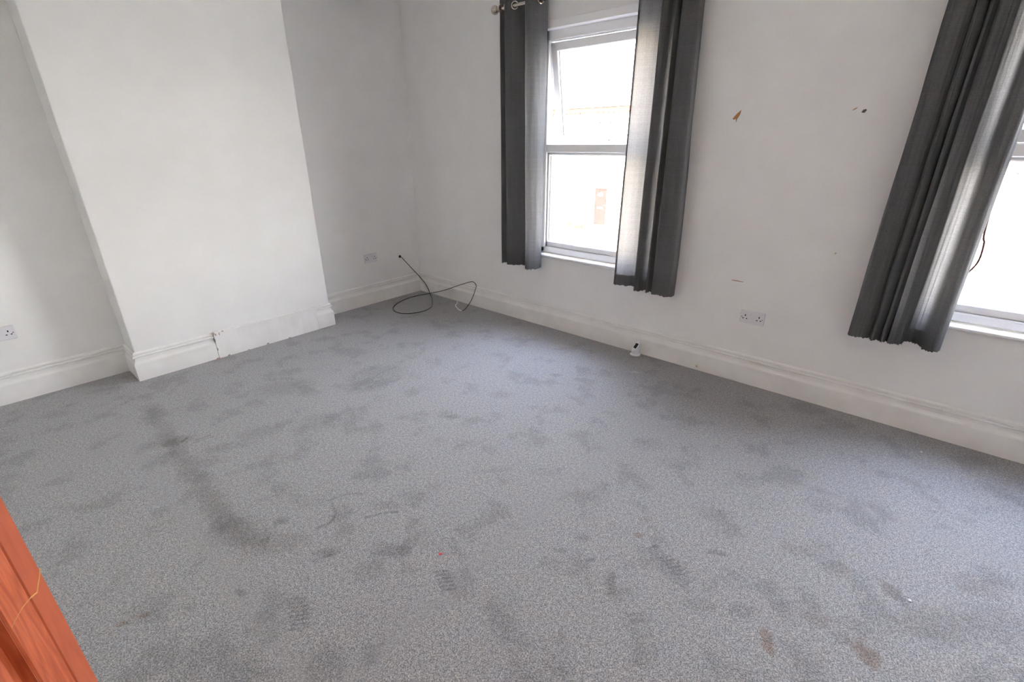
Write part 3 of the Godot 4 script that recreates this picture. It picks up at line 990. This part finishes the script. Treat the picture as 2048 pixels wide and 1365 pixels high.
func curtains() -> void:
	pole(1.30, 2.92, "satin metal curtain pole with ball finials above the open window")
	pole(3.86, 5.40, "satin metal curtain pole above the right window")
	curtain("dark grey curtain left of the open window",
		v2([[-.055, 1.315], [-.105, 1.318], [-.06, 1.345], [-.115, 1.372], [-.115, 1.405], [-.085, 1.47], [-.035, 1.535], [-.05, 1.57], [-.135, 1.585], [-.152, 1.612], [-.145, 1.65], [-.10, 1.685], [-.03, 1.705]]),
		v2([[-.06, 1.32], [-.115, 1.325], [-.07, 1.36], [-.12, 1.39], [-.12, 1.42], [-.085, 1.48], [-.04, 1.54], [-.06, 1.585], [-.13, 1.605], [-.158, 1.63], [-.15, 1.66], [-.10, 1.685], [-.035, 1.695]]), 0.535, 1)
	curtain("dark grey curtain right of the open window",
		v2([[-.085, 2.435], [-.09, 2.45], [-.065, 2.52], [-.04, 2.59], [-.055, 2.61], [-.135, 2.612], [-.135, 2.635], [-.085, 2.662], [-.06, 2.678], [-.12, 2.69], [-.13, 2.70], [-.075, 2.71], [-.06, 2.718], [-.125, 2.728], [-.138, 2.75], [-.13, 2.79], [-.115, 2.825], [-.06, 2.83]]),
		v2([[-.085, 2.425], [-.095, 2.44], [-.065, 2.51], [-.045, 2.58], [-.06, 2.607], [-.135, 2.612], [-.135, 2.64], [-.085, 2.672], [-.06, 2.69], [-.125, 2.702], [-.13, 2.712], [-.075, 2.724], [-.06, 2.732], [-.125, 2.745], [-.14, 2.765], [-.135, 2.83], [-.12, 2.878], [-.06, 2.885]]), 0.533, 2)
	curtain("dark grey curtain left of the right window",
		v2([[-0.05, 3.935], [-0.11, 3.922], [-0.135, 3.95], [-0.125, 3.985], [-0.1, 4.01], [-0.06, 4.022], [-0.075, 4.03], [-0.12, 4.016], [-0.135, 4.028], [-0.1, 4.054], [-0.06, 4.064], [-0.075, 4.07], [-0.12, 4.059], [-0.13, 4.068], [-0.1, 4.083], [-0.065, 4.091], [-0.08, 4.096], [-0.12, 4.088], [-0.13, 4.105], [-0.115, 4.13], [-0.09, 4.146], [-0.045, 4.155], [-0.04, 4.18], [-0.05, 4.205], [-0.11, 4.228], [-0.13, 4.25], [-0.115, 4.275], [-0.06, 4.29], [-0.03, 4.27], [-0.025, 4.245], [-0.03, 4.23]]),
		v2([[-0.053, 3.9258], [-0.116, 3.912], [-0.142, 3.9418], [-0.131, 3.9791], [-0.105, 4.0057], [-0.063, 4.0185], [-0.079, 4.027], [-0.126, 4.0121], [-0.142, 4.0249], [-0.105, 4.0526], [-0.063, 4.0632], [-0.079, 4.0696], [-0.126, 4.0579], [-0.137, 4.0675], [-0.105, 4.0835], [-0.068, 4.092], [-0.084, 4.0973], [-0.126, 4.0888], [-0.137, 4.1069], [-0.121, 4.1335], [-0.095, 4.1506], [-0.047, 4.1601], [-0.042, 4.1868], [-0.053, 4.2134], [-0.116, 4.2379], [-0.137, 4.2613], [-0.121, 4.2879], [-0.063, 4.3039], [-0.032, 4.2826], [-0.026, 4.256], [-0.032, 4.24]]), 0.525, 3, 0.015, 0.03)
	curtain("unseen dark grey curtain added at the far side of the right window to hold back light",
		v2([[-.06, 4.98], [-.09, 5.0], [-.05, 5.06], [-.12, 5.10], [-.06, 5.15], [-.13, 5.19], [-.06, 5.23], [-.13, 5.27], [-.06, 5.31], [-.11, 5.35]]),
		v2([[-.06, 4.97], [-.09, 4.99], [-.05, 5.05], [-.12, 5.10], [-.06, 5.15], [-.13, 5.19], [-.06, 5.23], [-.13, 5.27], [-.06, 5.32], [-.11, 5.36]]), 0.53, 4)  # out of view, added to cut the daylight coming through the right window
	# thin cord that shows behind the edge of the right window's curtain
	var s := mb()
	tube(s, spline([Vector3(-0.004, 2.30, 4.275), Vector3(-0.004, 1.6, 4.28), Vector3(-0.004, 1.145, 4.306), Vector3(-0.004, 1.065, 4.321), Vector3(-0.004, 0.994, 4.326), Vector3(-0.004, 0.95, 4.318), Vector3(-0.004, 0.90, 4.295)], 8), 0.0042, 8)
	tag(build(s, "cord", mat(Color(0.36, 0.16, 0.14), 0.7)), "thin dark red cord hanging behind the right curtain edge", "cord")

# ---------------------------------------------------------------- the open door beside the viewer
func door() -> void:
	var o := base("door_1", Vector3(-3.625, 0.0, 3.789), deg_to_rad(62.5))
	tag(o, "orange stained pine panel door standing open at the left edge", "door", "", "structure")
	var wd := 0.762
	var st := 0.101
	var t := 0.02
	var s := mb()
	cbox(s, Vector3(wd - 0.045, 0.012, -t), Vector3(wd, 1.992, t), 0.003)
	build(s, "stile_edge", M.pine_edge, o)
	s = mb()
	cbox(s, Vector3(wd - st, 0.012, -t), Vector3(wd - 0.0445, 1.992, t), 0.0025)
	build(s, "stile", M.pine, o)
	s = mb()
	cbox(s, Vector3(0, 0.012, -t), Vector3(st, 1.992, t), 0.003)
	build(s, "stile", M.pine, o)
	for r in [[0.012, 0.22], [0.91, 1.11], [1.88, 1.992]]:
		s = mb()
		cbox(s, Vector3(st, r[0], -t), Vector3(wd - st, r[1], t), 0.003)
		build(s, "rail", M.pine, o)
	for r in [[0.22, 0.91], [1.11, 1.88]]:
		s = mb()
		cbox(s, Vector3(0.331, r[0], -t), Vector3(0.431, r[1], t), 0.003)
		build(s, "muntin", M.pine, o)
		for c in [[st, 0.331], [0.431, wd - st]]:
			# panel with a raised field
			var lo := Vector3(c[0], r[0], -0.0032)
			var hi := Vector3(c[1], r[1], 0.0032)
			s = mb()
			cbox(s, lo, hi, 0.001)
			cbox(s, lo + Vector3(0.018, 0.018, -0.010), hi + Vector3(-0.018, -0.018, 0.010), 0.010)
			build(s, "panel", M.pine, o)
			for f in [-1.0, 1.0]:
				s = mb()
				var i0 := [Vector3(c[0], r[0], f * 0.017), Vector3(c[1], r[0], f * 0.017), Vector3(c[1], r[1], f * 0.017), Vector3(c[0], r[1], f * 0.017)]
				var mid: Vector3 = (i0[0] + i0[2]) / 2.0
				var ring := func(inset: float, zz: float) -> Array:
					var q := []
					for p in i0:
						q.append(Vector3(p.x + (inset if p.x < mid.x else -inset), p.y + (inset if p.y < mid.y else -inset), f * zz))
					return q
				var rings := [i0, ring.call(0.002, 0.0175), ring.call(0.0045, 0.0035), ring.call(0.016, 0.003), ring.call(0.018, 0.0045)]
				for k in rings.size() - 1:
					for e in 4:
						var e2 := (e + 1) % 4
						if f > 0: quad(s, rings[k][e], rings[k][e2], rings[k + 1][e2], rings[k + 1][e])
						else: quad(s, rings[k + 1][e], rings[k + 1][e2], rings[k][e2], rings[k][e])
				build(s, "moulding", M.pine, o)
	# pale split in the varnish across the stile
	s = mb()
	var sc := [Vector3(wd, 0.862, t + 0.0004), Vector3(0.7466, 0.851, t + 0.0004), Vector3(0.7328, 0.8397, t + 0.0004), Vector3(0.717, 0.8457, t + 0.0004), Vector3(0.697, 0.8493, t + 0.0004), Vector3(0.6755, 0.8489, t + 0.0004), Vector3(0.663, 0.8462, t + 0.0004)]
	for i in sc.size() - 1:
		var wa := [0.0010, 0.0011, 0.0012, 0.0006, 0.0005, 0.0004][i] as float
		tube(s, [sc[i], sc[i + 1]], wa, 5)
	var sp := build(s, "scratch", mat(Color(0.86, 0.66, 0.42), 0.8), o)
	sp.set_meta("label", "pale crooked scratch across the stile")

# ---------------------------------------------------------------- small things
# twin wall socket, built facing -x with its back on x = 0
func socket(at: Vector3, turn: float, label: String) -> void:
	var o := base("wall_socket", at, turn)
	tag(o, label, "socket", "twin wall sockets")
	var s := mb()
	cbox(s, Vector3(-0.010, -0.043, -0.073), Vector3(0.001, 0.043, 0.073), 0.003)
	build(s, "face_plate", M.socket, o)
	for c in [-0.042, 0.042]:
		s = mb()
		box(s, Vector3(-0.0106, 0.005, c - 0.003), Vector3(-0.009, 0.016, c + 0.003))
		build(s, "earth_slot", M.hole, o)
		for e in [-0.011, 0.011]:
			s = mb()
			box(s, Vector3(-0.0106, -0.0135, c + e - 0.004), Vector3(-0.009, -0.0078, c + e + 0.004))
			build(s, "pin_slot", M.hole, o)
		s = mb()
		var z: float = c * 0.33
		cbox(s, Vector3(-0.0135, 0.010, z - 0.006), Vector3(-0.009, 0.030, z + 0.006), 0.0015)
		build(s, "rocker_switch", M.socket, o)
	for c in [-0.062, 0.062]:
		s = mb()
		lathe(s, [Vector2(0.0, 0.0012), Vector2(0.003, 0.001), Vector2(0.0036, 0.0)], Vector3(-0.0098, -0.002, c), 10, Basis(Vector3.BACK, PI / 2))
		build(s, "fixing_screw", mat(Color(0.45, 0.43, 0.42), 0.4, 0.6), o)

func small_things() -> void:
	socket(Vector3(0.02, 0.463, 3.387), 0.0, "white twin wall socket between the two windows")
	socket(Vector3(-0.58, 0.463, -0.02), PI / 2, "white twin wall socket in the recess beside the black cable")
	socket(Vector3(-3.204, 0.441, -0.02), PI / 2, "white twin wall socket cut by the left edge")

	# black aerial cable: from its hole in the wall, round a loop on the carpet, up and down again
	var o := base("aerial_cable", Vector3(-0.226, 0.0, 0.0))
	tag(o, "black aerial cable looping from the wall onto the carpet", "cable")
	var pts := [Vector3(-.226, .419, -.022), Vector3(-.222, .412, .004), Vector3(-.166, .325, .04), Vector3(-.102, .229, .08), Vector3(-.047, .137, .12), Vector3(-.028, .061, .16), Vector3(-.045, .012, .21),
		Vector3(-.10, .0045, .30), Vector3(-.187, .004, .415), Vector3(-.306, .004, .541), Vector3(-.444, .004, .587), Vector3(-.579, .004, .541), Vector3(-.636, .004, .451), Vector3(-.618, .004, .343), Vector3(-.552, .004, .253), Vector3(-.43, .004, .176), Vector3(-.27, .004, .132), Vector3(-.137, .005, .142), Vector3(-.06, .010, .178),
		Vector3(-.036, .049, .306), Vector3(-.042, .11, .476), Vector3(-.05, .196, .68), Vector3(-.055, .254, .826), Vector3(-.06, .273, .893), Vector3(-.065, .252, .939), Vector3(-.075, .21, .941), Vector3(-.10, .092, .9), Vector3(-.145, .012, .863), Vector3(-.20, .004, .868)]
	var rel := []
	for p in spline(pts, 8): rel.append(p - o.position)
	var s := mb()
	tube(s, rel, 0.0034, 8)
	build(s, "cable", M.black, o)
	s = mb()
	lathe(s, [Vector2(0.0, 0.010), Vector2(0.008, 0.009), Vector2(0.014, 0.005), Vector2(0.015, 0.0)], Vector3(0, 0.419, -0.021), 16, Basis(Vector3.RIGHT, PI / 2))
	build(s, "grommet", M.black, o)
	s = mb()
	tube(s, spline([Vector3(.026, .004, .868), Vector3(.03, .004, .84), Vector3(.045, .004, .793), Vector3(.10, .005, .70), Vector3(.142, .005, .671), Vector3(.165, .006, .66), Vector3(.195, .007, .62)], 6), 0.005, 7)
	var e := build(s, "stripped_end", mat(Color(0.93, 0.92, 0.89), 0.6), o)
	e.set_meta("label", "white stripped end of the cable")

	# radiator valve head standing on the carpet
	o = base("radiator_valve_head", Vector3(-0.050, 0.0, 2.640))
	tag(o, "small white round valve head with a dark display by the skirting", "valve head")
	s = mb()
	lathe(s, [Vector2(0.0, 0.0), Vector2(0.036, 0.0), Vector2(0.039, 0.003), Vector2(0.039, 0.009), Vector2(0.036, 0.012), Vector2(0.029, 0.014), Vector2(0.027, 0.02)], Vector3.ZERO, 28)
	build(s, "flange", M.plastic, o)
	s = mb()
	var dir := Vector3(-0.92, 0, -0.38).normalized()
	var side := Vector3.UP.cross(dir)
	var seg := 28
	var ring := func(f: float) -> Array:
		# rings from the foot of the body up to the slanted top
		var q := []
		for k in seg:
			var a := TAU * k / seg
			var r: float = 0.0265 * (1.0 if f < 0.93 else 0.93)
			var p: Vector3 = dir * cos(a) * r + side * sin(a) * r
			var top := 0.078 - cos(a) * 0.034
			q.append(p + Vector3(0, lerpf(0.016, top, minf(f, 0.96) if f < 0.99 else 1.0), 0))
		return q
	var rs := [ring.call(0.0), ring.call(0.5), ring.call(0.92), ring.call(1.0)]
	for i in 3:
		for k in seg:
			var k2 := (k + 1) % seg
			quad(s, rs[i][k], rs[i][k2], rs[i + 1][k2], rs[i + 1][k])
	var cen := Vector3(0, 0.078, 0)
	for k in seg:
		tri(s, rs[3][k], rs[3][(k + 1) % seg], cen)
	build(s, "body", M.plastic, o)
	s = mb()
	cbox(s, Vector3(-0.014, -0.001, -0.021), Vector3(0.014, 0.0015, 0.021), 0.0008)
	var dis := build(s, "display", M.display, o)
	var nrm := (dir * 0.79 + Vector3.UP * 0.615).normalized()
	var ux := side.normalized()
	dis.transform = Transform3D(Basis(ux, nrm, ux.cross(nrm)), Vector3(0, 0.078, 0))
	dis.set_meta("label", "dark grey display")

	# litter on the carpet
	var bits := [[-2.308, 2.95, 0.006, Color(0.85, 0.22, 0.25), "tiny red scrap lying on the middle of the carpet"], [-1.358, 4.376, 0.006, Color(0.92, 0.92, 0.90), "tiny white scrap on the carpet at the right"], [-0.207, 4.372, 0.005, Color(0.9, 0.9, 0.88), "tiny white crumb near the right skirting"]]
	for q in bits:
		var sc := base("scrap", Vector3(q[0], 0.0, q[1]), q[0] * 7.0)
		tag(sc, q[4], "scrap")
		s = mb()
		var r: float = q[2]
		var pts2 := [Vector3(-r, 0, -r * .6), Vector3(r * .7, 0, -r), Vector3(r, 0, r * .4), Vector3(-r * .2, 0, r), Vector3(-r * 1.1, 0, r * .3)]
		for i in 5:
			var j := (i + 1) % 5
			tri(s, pts2[j] + Vector3(0, 0.002, 0), pts2[i] + Vector3(0, 0.002, 0), Vector3(0, 0.0045, 0))
			quad(s, pts2[j], pts2[i], pts2[i] + Vector3(0, 0.002, 0), pts2[j] + Vector3(0, 0.002, 0))
		build(s, "paper", mat(q[3], 0.7), sc)
